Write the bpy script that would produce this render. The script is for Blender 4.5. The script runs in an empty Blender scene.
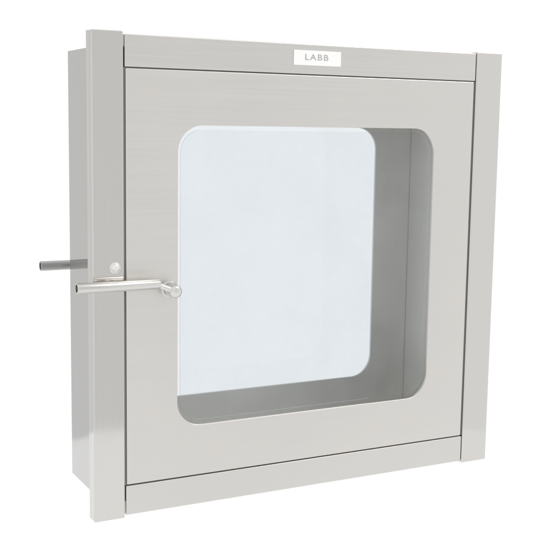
import bpy, bmesh, math
from mathutils import Vector, Matrix

scene = bpy.context.scene
COL = scene.collection
S = 0.6                                   # metres per unit: the cabinet is 0.6 m tall

# ------------------------------------------------------------------ camera
cam_pos = Vector((-0.66188, -2.05224, 0.81879)) * S
YAW, PITCH, ROLL, FOC = -0.485917, -0.134109, 0.015119, 1.946488
f = Vector((-math.sin(YAW) * math.cos(PITCH), math.cos(YAW) * math.cos(PITCH), math.sin(PITCH)))
r = Vector((math.cos(YAW), math.sin(YAW), 0))
u = r.cross(f)
r2 = r * math.cos(ROLL) + u * math.sin(ROLL)
u2 = -r * math.sin(ROLL) + u * math.cos(ROLL)
cd = bpy.data.cameras.new("camera")
cam = bpy.data.objects.new("camera", cd)
COL.objects.link(cam)
cam.matrix_world = Matrix(((r2.x, u2.x, -f.x, cam_pos.x), (r2.y, u2.y, -f.y, cam_pos.y),
                           (r2.z, u2.z, -f.z, cam_pos.z), (0, 0, 0, 1)))
cd.sensor_width = 36
cd.lens = 36 * FOC
cd.clip_start, cd.clip_end = 0.01, 200
scene.camera = cam

# ------------------------------------------------------------------ world: white studio, greyer on the camera's side
world = bpy.data.worlds.new("World")
scene.world = world
world.use_nodes = True
wt = world.node_tree
wt.nodes.clear()


def wmath(op, a, b=None, clamp=False):
    n = wt.nodes.new('ShaderNodeMath')
    n.operation = op
    n.use_clamp = clamp
    for i, v in enumerate((a, b)):
        if v is None:
            continue
        if isinstance(v, (int, float)):
            n.inputs[i].default_value = v
        else:
            wt.links.new(v, n.inputs[i])
    return n.outputs[0]


def wramp(v, a, b, lo=0.0, hi=1.0):
    n = wt.nodes.new('ShaderNodeMapRange')
    n.interpolation_type = 'SMOOTHSTEP'
    wt.links.new(v, n.inputs['Value'])
    for k, q in zip(('From Min', 'From Max', 'To Min', 'To Max'), (a, b, lo, hi)):
        n.inputs[k].default_value = q
    return n.outputs[0]


R = math.radians
tc = wt.nodes.new('ShaderNodeTexCoord')
sx = wt.nodes.new('ShaderNodeSeparateXYZ')
wt.links.new(tc.outputs['Generated'], sx.inputs[0])
az = wmath('ARCTAN2', sx.outputs[0], sx.outputs[1])          # 0 = behind the cabinet, + to its right
el = wmath('ARCSINE', sx.outputs[2])
WHITE, ROOM, DARK, LEFT = 1.05, 0.97, 0.81, 0.78
back = wmath('MULTIPLY', wramp(az, R(-12), R(-2)), wramp(az, R(75), R(95), 1, 0))
table = wramp(el, R(-16.08), R(-16.24))                        # the white table sweep the cabinet is shot on
stripe = wmath('MULTIPLY', wramp(az, R(141), R(152)), wramp(el, R(20), R(45), 1, 0))
leftside = wmath('MULTIPLY', wramp(az, R(-60), R(-40)), wramp(az, R(-12), R(-4), 1, 0))
g = wmath('SUBTRACT', ROOM, wmath('MULTIPLY', stripe, ROOM - DARK))
g = wmath('SUBTRACT', g, wmath('MULTIPLY', leftside, ROOM - LEFT))
w = wmath('MAXIMUM', back, table)
val = wmath('ADD', wmath('MULTIPLY', g, wmath('SUBTRACT', 1.0, w)), wmath('MULTIPLY', w, WHITE))
bg = wt.nodes.new('ShaderNodeBackground')
cmb = wt.nodes.new('ShaderNodeCombineColor')
for i in range(3):
    wt.links.new(val, cmb.inputs[i])
wt.links.new(cmb.outputs[0], bg.inputs['Color'])
bg.inputs['Strength'].default_value = 1.0
wo = wt.nodes.new('ShaderNodeOutputWorld')
wt.links.new(bg.outputs[0], wo.inputs[0])

# ------------------------------------------------------------------ lamp: one overhead softbox
ld = bpy.data.lights.new("softbox", 'AREA')
ld.shape = 'RECTANGLE'
ld.size, ld.size_y = 1.2, 0.8
ld.energy = 9
ld.color = (1.0, 0.97, 0.93)
lo = bpy.data.objects.new("softbox", ld)
COL.objects.link(lo)
lo.location = (1.5, -0.9, 1.9)
lo.rotation_euler = (Vector((0.3, 0, 0.3)) - Vector(lo.location)).to_track_quat('-Z', 'Y').to_euler()

vs = scene.view_settings
scene.display_settings.display_device = 'sRGB'
vs.view_transform, vs.look, vs.exposure, vs.gamma = 'Standard', 'None', 0.0, 1.0
vs.use_curve_mapping = False
scene.cycles.max_bounces = 16
scene.cycles.glossy_bounces = 10
scene.cycles.transparent_max_bounces = 24


# ------------------------------------------------------------------ materials
def steel(name, base, rough, grain='X', grain_amt=0.05, bump=0.02, blotch=0.06, col=0.02, wave=0.004):
    m = bpy.data.materials.new(name)
    m.use_nodes = True
    nt = m.node_tree
    b = nt.nodes['Principled BSDF']
    b.inputs['Metallic'].default_value = 1
    t = nt.nodes.new('ShaderNodeTexCoord')
    mp = nt.nodes.new('ShaderNodeMapping')
    nt.links.new(t.outputs['Object'], mp.inputs[0])
    mp.inputs['Scale'].default_value = {'X': (5, 600, 600), 'Z': (600, 600, 5), 'Y': (600, 5, 600)}[grain]
    n = nt.nodes.new('ShaderNodeTexNoise')
    n.inputs['Scale'].default_value = 1
    n.inputs['Detail'].default_value = 3
    nt.links.new(mp.outputs[0], n.inputs[0])
    n2 = nt.nodes.new('ShaderNodeTexNoise')
    n2.inputs['Scale'].default_value = 7
    n2.inputs['Detail'].default_value = 4
    nt.links.new(t.outputs['Object'], n2.inputs[0])

    def rng(src, lo_, hi_):
        q = nt.nodes.new('ShaderNodeMapRange')
        nt.links.new(src, q.inputs[0])
        q.inputs[1].default_value, q.inputs[2].default_value = 0.3, 0.7
        q.inputs[3].default_value, q.inputs[4].default_value = lo_, hi_
        return q.outputs[0]

    def mth(op, a, c):
        q = nt.nodes.new('ShaderNodeMath')
        q.operation = op
        nt.links.new(a, q.inputs[0])
        nt.links.new(c, q.inputs[1])
        return q.outputs[0]
    nt.links.new(mth('ADD', rng(n.outputs[0], rough - grain_amt, rough + grain_amt),
                     rng(n2.outputs[0], -blotch * 0.5, blotch * 0.5)), b.inputs['Roughness'])
    mul = mth('MULTIPLY', rng(n.outputs[0], 1 - col, 1 + col), rng(n2.outputs[0], 0.99, 1.01))
    vm = nt.nodes.new('ShaderNodeVectorMath')
    vm.operation = 'SCALE'
    vm.inputs[0].default_value = base
    nt.links.new(mul, vm.inputs['Scale'])
    nt.links.new(vm.outputs[0], b.inputs['Base Color'])
    if bump:
        bp = nt.nodes.new('ShaderNodeBump')
        bp.inputs['Strength'].default_value = bump
        bp.inputs['Distance'].default_value = 0.0005
        nt.links.new(n.outputs[0], bp.inputs['Height'])
        n3 = nt.nodes.new('ShaderNodeTexNoise')
        n3.inputs['Scale'].default_value = 3.5
        n3.inputs['Detail'].default_value = 1
        nt.links.new(t.outputs['Object'], n3.inputs[0])
        wv = nt.nodes.new('ShaderNodeBump')
        wv.inputs['Strength'].default_value = 1
        wv.inputs['Distance'].default_value = wave
        nt.links.new(n3.outputs[0], wv.inputs['Height'])
        nt.links.new(wv.outputs[0], bp.inputs['Normal'])
        nt.links.new(bp.outputs[0], b.inputs['Normal'])
    return m


def plain(name, base, rough, metallic=0.0):
    m = bpy.data.materials.new(name)
    m.use_nodes = True
    nt = m.node_tree
    b = nt.nodes['Principled BSDF']
    b.inputs['Metallic'].default_value = metallic
    b.inputs['Roughness'].default_value = rough
    n = nt.nodes.new('ShaderNodeTexNoise')
    n.inputs['Scale'].default_value = 60
    t = nt.nodes.new('ShaderNodeTexCoord')
    nt.links.new(t.outputs['Object'], n.inputs[0])
    mx = nt.nodes.new('ShaderNodeMix')
    mx.data_type = 'RGBA'
    mx.inputs[6].default_value = (*[c * 0.97 for c in base], 1)
    mx.inputs[7].default_value = (*[min(1, c * 1.02) for c in base], 1)
    nt.links.new(n.outputs[0], mx.inputs[0])
    nt.links.new(mx.outputs[2], b.inputs['Base Color'])
    return m


def glass(name, tint, film=0.045):
    m = bpy.data.materials.new(name)
    m.use_nodes = True
    nt = m.node_tree
    nt.nodes.clear()
    o = nt.nodes.new('ShaderNodeOutputMaterial')
    tr = nt.nodes.new('ShaderNodeBsdfTransparent')
    tr.inputs[0].default_value = (*tint, 1)
    gl = nt.nodes.new('ShaderNodeBsdfGlossy')
    gl.inputs['Roughness'].default_value = 0.02
    fr = nt.nodes.new('ShaderNodeFresnel')
    fr.inputs[0].default_value = 1.5
    geo = nt.nodes.new('ShaderNodeNewGeometry')
    inv = nt.nodes.new('ShaderNodeMath')
    inv.operation = 'SUBTRACT'
    inv.inputs[0].default_value = 1
    nt.links.new(geo.outputs['Backfacing'], inv.inputs[1])
    k = nt.nodes.new('ShaderNodeMath')
    k.operation = 'MULTIPLY'
    nt.links.new(fr.outputs[0], k.inputs[0])
    nt.links.new(inv.outputs[0], k.inputs[1])
    mx = nt.nodes.new('ShaderNodeMixShader')
    nt.links.new(k.outputs[0], mx.inputs[0])
    nt.links.new(tr.outputs[0], mx.inputs[1])
    nt.links.new(gl.outputs[0], mx.inputs[2])
    t = nt.nodes.new('ShaderNodeTexCoord')
    n = nt.nodes.new('ShaderNodeTexNoise')
    n.inputs['Scale'].default_value = 9
    n.inputs['Detail'].default_value = 6
    n.inputs['Roughness'].default_value = 0.65
    nt.links.new(t.outputs['Object'], n.inputs[0])
    q = nt.nodes.new('ShaderNodeMapRange')
    nt.links.new(n.outputs[0], q.inputs[0])
    for i, v in ((1, 0.35), (2, 0.7), (3, 0.004), (4, film)):
        q.inputs[i].default_value = v
    df = nt.nodes.new('ShaderNodeBsdfDiffuse')
    df.inputs[0].default_value = (0.8, 0.8, 0.79, 1)
    m2 = nt.nodes.new('ShaderNodeMixShader')
    nt.links.new(q.outputs[0], m2.inputs[0])
    nt.links.new(mx.outputs[0], m2.inputs[1])
    nt.links.new(df.outputs[0], m2.inputs[2])
    nt.links.new(m2.outputs[0], o.inputs[0])
    return m


M_DOOR = steel("brushed_steel_door", (0.702, 0.684, 0.656), 0.34, 'X', bump=0.014, col=0.010)
M_STILE = steel("polished_steel_stile", (0.658, 0.642, 0.615), 0.042, 'Z', 0.012, 0.003, 0.01, col=0.008)
M_RAIL = steel("brushed_steel_rail", (0.685, 0.668, 0.643), 0.30, 'X', bump=0.008, col=0.005)
M_BODY = steel("mill_steel_body", (0.56, 0.557, 0.548), 0.055, 'Z', 0.03, 0.004, 0.03, col=0.01)
M_LINER = steel("satin_steel_liner", (0.785, 0.775, 0.752), 0.68, 'Z', 0.04, 0.006, col=0.022)
M_HANDLE = steel("handle_steel", (0.66, 0.65, 0.63), 0.2, 'X', 0.03, 0.0)
M_HUB = steel("hub_steel", (0.70, 0.69, 0.67), 0.28, 'X', 0.02, 0.0)
M_HANDLE_SHADED = steel("shaded_handle_steel", (0.44, 0.44, 0.435), 0.35, 'X')  # rear handle only: dark reflections are put into the base colour
M_BUTTON = plain("polished_button", (0.85, 0.85, 0.83), 0.18, 0.6)
M_SEAL = glass("tinted_seal", (0.951, 0.962, 0.969), 0.03)
M_GASKET = glass("clear_silicone_gasket", (0.978, 0.984, 0.988), 0.02)
M_LABEL = plain("white_label_film", (0.93, 0.93, 0.92), 0.45)
M_INK = plain("pale_grey_print", (0.43, 0.43, 0.42), 0.6)
M_RUBBER = plain("grey_rubber_seal", (0.46, 0.46, 0.45), 0.7)
M_GLASS = glass("tinted_window_glass", (0.937, 0.951, 0.960))

# ------------------------------------------------------------------ dimensions (units of cabinet height)
W, D = 1.0275, 0.2568
SW, RH = 0.0766, 0.0683                       # stile width, rail height
BI, BB = 0.0394, 0.0248                       # inset of the body shell from the flange
WL, WR, WB, WT = 0.1936, 0.8382, 0.1806, 0.8187
WRAD = 0.056
BASE = Vector((W / 2, D / 2, 0))


# ------------------------------------------------------------------ mesh helpers
def obj(name, bm, mat, parent=None, bevel=0.0, seg=2, smooth=False):
    for v in bm.verts:
        v.co = (v.co - BASE) * S
    bmesh.ops.recalc_face_normals(bm, faces=bm.faces)
    me = bpy.data.meshes.new(name)
    bm.to_mesh(me)
    bm.free()
    me.materials.append(mat)
    o = bpy.data.objects.new(name, me)
    COL.objects.link(o)
    if parent:
        o.parent = parent
    if smooth:
        for p in me.polygons:
            p.use_smooth = True
        try:
            me.set_sharp_from_angle(angle=R(40))
        except Exception:
            pass
    if bevel:
        b = o.modifiers.new("bevel", 'BEVEL')
        b.width = bevel * S
        b.segments = seg
        b.limit_method = 'ANGLE'
        b.angle_limit = R(40)
        b.harden_normals = True
        for p in me.polygons:
            p.use_smooth = True
    return o


def box(bm, x0, x1, y0, y1, z0, z1):
    v = [bm.verts.new((x, y, z)) for x in (x0, x1) for y in (y0, y1) for z in (z0, z1)]
    for q in ((0, 1, 3, 2), (4, 6, 7, 5), (0, 4, 5, 1), (2, 3, 7, 6), (0, 2, 6, 4), (1, 5, 7, 3)):
        bm.faces.new([v[i] for i in q])


def rrect(x0, x1, z0, z1, rad, n=14):
    pts = []
    for cx, cz, a0 in ((x1 - rad, z1 - rad, 0), (x0 + rad, z1 - rad, 90), (x0 + rad, z0 + rad, 180), (x1 - rad, z0 + rad, 270)):
        pts.append([(cx + rad * math.cos(R(a0 + 90 * i / n)), cz + rad * math.sin(R(a0 + 90 * i / n))) for i in range(n + 1)])
    return pts


def plate_hole(bm, x0, x1, z0, z1, y0, y1, hole):
    """slab with a rounded rectangular opening"""
    corners = [(x1, z1), (x0, z1), (x0, z0), (x1, z0)]
    sides = []
    for y in (y0, y1):
        oc = [bm.verts.new((x, y, z)) for x, z in corners]
        hv = [[bm.verts.new((x, y, z)) for x, z in arc] for arc in hole]
        for c in range(4):
            a = hv[c]
            for i in range(len(a) - 1):
                bm.faces.new((oc[c], a[i], a[i + 1]))
            n = (c + 1) % 4
            bm.faces.new((oc[c], a[-1], hv[n][0], oc[n]))
        sides.append((oc, [v for a in hv for v in a]))
    for k in (0, 1):
        A, B = sides[0][k], sides[1][k]
        for i in range(len(A)):
            j = (i + 1) % len(A)
            bm.faces.new((A[i], A[j], B[j], B[i]))


def ring(bm, outer, inner, y0, y1):
    O = [p for a in outer for p in a]
    I = [p for a in inner for p in a]
    n = len(O)
    vo = [[bm.verts.new((x, y, z)) for x, z in O] for y in (y0, y1)]
    vi = [[bm.verts.new((x, y, z)) for x, z in I] for y in (y0, y1)]
    for i in range(n):
        j = (i + 1) % n
        bm.faces.new((vo[0][i], vo[0][j], vi[0][j], vi[0][i]))
        bm.faces.new((vo[1][i], vi[1][i], vi[1][j], vo[1][j]))
        bm.faces.new((vo[0][i], vo[1][i], vo[1][j], vo[0][j]))
        bm.faces.new((vi[0][i], vi[0][j], vi[1][j], vi[1][i]))


def slab(bm, outline, y0, y1):
    P = [p for a in outline for p in a]
    a = [bm.verts.new((x, y0, z)) for x, z in P]
    b = [bm.verts.new((x, y1, z)) for x, z in P]
    bm.faces.new(a)
    bm.faces.new(list(reversed(b)))
    for i in range(len(P)):
        j = (i + 1) % len(P)
        bm.faces.new((a[i], a[j], b[j], b[i]))


def revolve(bm, origin, axis, profile, n=32):
    """profile: list of (distance along axis, radius); radius 0 closes an end"""
    axis = Vector(axis).normalized()
    t = Vector((0, 0, 1)) if abs(axis.z) < 0.9 else Vector((1, 0, 0))
    e1 = axis.cross(t).normalized()
    e2 = axis.cross(e1)
    o = Vector(origin)
    prev = None
    for d, rad in profile:
        c = o + axis * d
        if rad == 0:
            cur = [bm.verts.new(c)]
        else:
            cur = [bm.verts.new(c + e1 * rad * math.cos(2 * math.pi * i / n) + e2 * rad * math.sin(2 * math.pi * i / n)) for i in range(n)]
        if prev:
            for i in range(n):
                j = (i + 1) % n
                q = [prev[i % len(prev)], prev[j % len(prev)], cur[j % len(cur)], cur[i % len(cur)]]
                q = list(dict.fromkeys(q))
                if len(q) > 2:
                    bm.faces.new(q)
        prev = cur


# ------------------------------------------------------------------ the cabinet
cab = bpy.data.objects.new("pass_through_cabinet", None)
COL.objects.link(cab)
cab.location = BASE * S
cab["label"] = "square stainless steel pass-through cabinet with rounded windows and bar handles on both doors"
cab["category"] = "cabinet"

# body shell: thick-walled square tube, open front and back
IN = 0.0805
bm = bmesh.new()
Y0, Y1 = 0.026, D
def rectloop(y, i, b):
    return [bm.verts.new(p) for p in ((i, y, b), (W - i, y, b), (W - i, y, 1 - b), (i, y, 1 - b))]
oF, oB, iF, iB = rectloop(Y0, BI, BB), rectloop(Y1, BI, BB), rectloop(Y0, SW + .002, RH + .0012), rectloop(Y1, SW + .002, RH + .0012)
for i in range(4):
    j = (i + 1) % 4
    bm.faces.new((oF[i], oF[j], oB[j], oB[i]))
    bm.faces.new((iF[i], iB[i], iB[j], iF[j]))
    bm.faces.new((oF[i], iF[i], iF[j], oF[j]))
    bm.faces.new((oB[i], oB[j], iB[j], iB[i]))
body = obj("body", bm, M_BODY, cab, bevel=0.002)
bm = bmesh.new()
a0, b0 = IN + .002, RH + .005
qF, qB, pF, pB = rectloop(0.0180, a0, b0), rectloop(D - 0.0092, a0, b0), rectloop(0.0170, a0 - .0036, b0 - .0036), rectloop(D - 0.0079, a0 - .0036, b0 - .0036)
for i in range(4):
    j = (i + 1) % 4
    bm.faces.new((qF[i], qF[j], qB[j], qB[i]))
    bm.faces.new((pF[i], pB[i], pB[j], pF[j]))
    bm.faces.new((qF[i], pF[i], pF[j], qF[j]))
    bm.faces.new((qB[i], qB[j], pB[j], pB[i]))
obj("liner", bm, M_LINER, body)

# rubber seal in the front opening, seen as the dark line round the door
bm = bmesh.new()
ring(bm, rrect(SW - .0010, W - SW + .0010, RH - .0006, 1 - RH + .0002, .001, 3), rrect(SW + .0065, W - SW - .0065, RH + .0055, 1 - RH - .0055, .001, 3), 0.0093, 0.0166)
obj("door_seal", bm, M_RUBBER, body)

# front flange: two stiles and two rails, each a folded channel
FD = 0.034
for side in (0, 1):
    bm = bmesh.new()
    if side == 0:
        xa, xb = 0.0085, SW - 0.0015
        box(bm, xa, xb, 0.0, 0.025, -0.001, 1.002)
        # the outer lip folded back round the body
    else:
        xa, xb = W - SW + 0.0015, W
        box(bm, xa, xb, 0.0, 0.025, -0.001, 1.000)
    st = obj("frame_stile", bm, M_STILE, cab, bevel=0.0025)
    bm = bmesh.new()
    if side == 0:
        box(bm, xa + 0.0004, xa + 0.006, 0.0252, FD, -0.001, 1.002)
    else:
        box(bm, xb - 0.006, xb - 0.0004, 0.0252, FD, -0.001, 1.000)
    obj("lip", bm, M_STILE, st, bevel=0.001)
    if side == 0:
        # bright push button on the left stile
        bm = bmesh.new()
        revolve(bm, (0.0554, 0.0, 0.530), (0, -1, 0), [(-.002, .0115), (.002, .0115), (.003, .0105), (.003, .0092), (.006, .008), (.008, .005), (.0086, 0)], 28)
        obj("push_button", bm, M_BUTTON, st, smooth=True)

for z0, z1 in ((0.004, RH - 0.001), (1 - RH + 0.0006, 0.9965)):
    bm = bmesh.new()
    box(bm, SW + 0.0014, W - SW + 0.0003, 0.0015, 0.025, z0, z1)
    rail = obj("frame_rail", bm, M_RAIL, cab, bevel=0.002)
    if z0 > 0.5:
        bm = bmesh.new()
        box(bm, 0.460, 0.578, -0.0006, 0.0016, 0.9510, 0.9830)
        lab = obj("name_label", bm, M_LABEL, rail, bevel=0.0006)
        cu = bpy.data.curves.new("lettering", 'FONT')
        cu.body = "LABB"
        cu.size = 0.0185 * S
        cu.align_x, cu.align_y = 'CENTER', 'CENTER'
        cu.extrude = 0.0002 * S
        cu.space_character = 1.2
        tmp = bpy.data.objects.new("lettering_curve", cu)
        COL.objects.link(tmp)
        bpy.context.view_layer.update()
        me = bpy.data.meshes.new_from_object(tmp.evaluated_get(bpy.context.evaluated_depsgraph_get()))
        bpy.data.objects.remove(tmp)
        me.transform(Matrix.Translation((Vector((0.516, -0.0009, 0.968)) - BASE) * S) @ Matrix.Rotation(R(90), 4, 'X') @ Matrix.Diagonal((1.25, 1, 1, 1)))
        me.materials.clear()
        me.materials.append(M_INK)
        tx = bpy.data.objects.new("lettering", me)
        COL.objects.link(tx)
        tx.parent = lab


def door(front):
    """front door faces -Y at Y=0; the rear one is its mirror image, facing +Y at Y=D"""
    my = (lambda y: y) if front else (lambda y: D - y)
    dz, dx = (0.0, 0.0) if front else (0.0055, 0.0155)
    gx, gz = (0.0031, 0.0016)
    hole = rrect(WL, WR, WB, WT, WRAD)
    bm = bmesh.new()
    plate_hole(bm, SW + gx, W - SW - gx, RH + gz, 1 - RH - gz, my(0.0012), my(0.0085 if front else 0.0075), hole)
    d = obj("door", bm, M_DOOR if front else M_LINER, cab, bevel=0.0022)
    bm = bmesh.new()
    g = 0.0092 if front else -0.0042
    gi = g - 0.0002
    YG, GA, GB = (0.0091, 0.0089, 0.0152) if front else (-0.0036, -0.0050, 0.0009)
    slab(bm, rrect(WL + g, WR - g, WB + g, WT - g, WRAD - g), my(YG), my(YG + 0.0046))
    obj("window_pane", bm, M_GLASS, d)
    bm = bmesh.new()
    ring(bm, rrect(WL - .012, WR + .012, WB - .012, WT + .012, WRAD + .012), rrect(WL + gi, WR - gi, WB + gi, WT - gi, WRAD - gi), my(GA), my(GB))
    obj("gasket", bm, M_GASKET if front else M_SEAL, d)
    # bar handle: an open-ended tube carried by a round hub
    dirn = -1 if front else 1
    yb = my(-0.030)
    bm = bmesh.new()
    zb = 0.4968 + dz
    revolve(bm, (-0.0345 + dx, yb, zb), (1, 0, 0), [(0.012, 0), (0.012, .0072), (0, .0078), (0, .0100), (.0008, .0108), (.1735, .0108), (.1745, .0100), (.1745, .004), (.1745, 0)], 36)
    h = obj("handle", bm, M_HANDLE if front else M_HANDLE_SHADED, d, smooth=True)
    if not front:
        h["label"] = "bar handle reaching out behind the cabinet, dark reflections put into its grey"
    hx, hz = 0.174 + dx, 0.4795 + dz
    bm = bmesh.new()
    revolve(bm, (hx, my(0.0012), hz), (0, dirn, 0), [(0, .0180), (.004, .0180), (.006, .0160), (.0062, .0110), (.024, .0105), (.024, .0138), (.034, .0138), (.0385, .0122), (.041, .008), (.042, 0)], 36)
    hub = obj("hub", bm, M_HUB, h, smooth=True)
    bm = bmesh.new()
    a = Vector((0.133 + dx, yb, zb - 0.001))
    b = Vector((hx, yb, hz))
    revolve(bm, a, b - a, [(0, 0), (0, .0058), ((b - a).length, .0064), ((b - a).length, 0)], 24)
    obj("neck", bm, M_HUB, h, smooth=True)
    return d


door(True)
door(False)
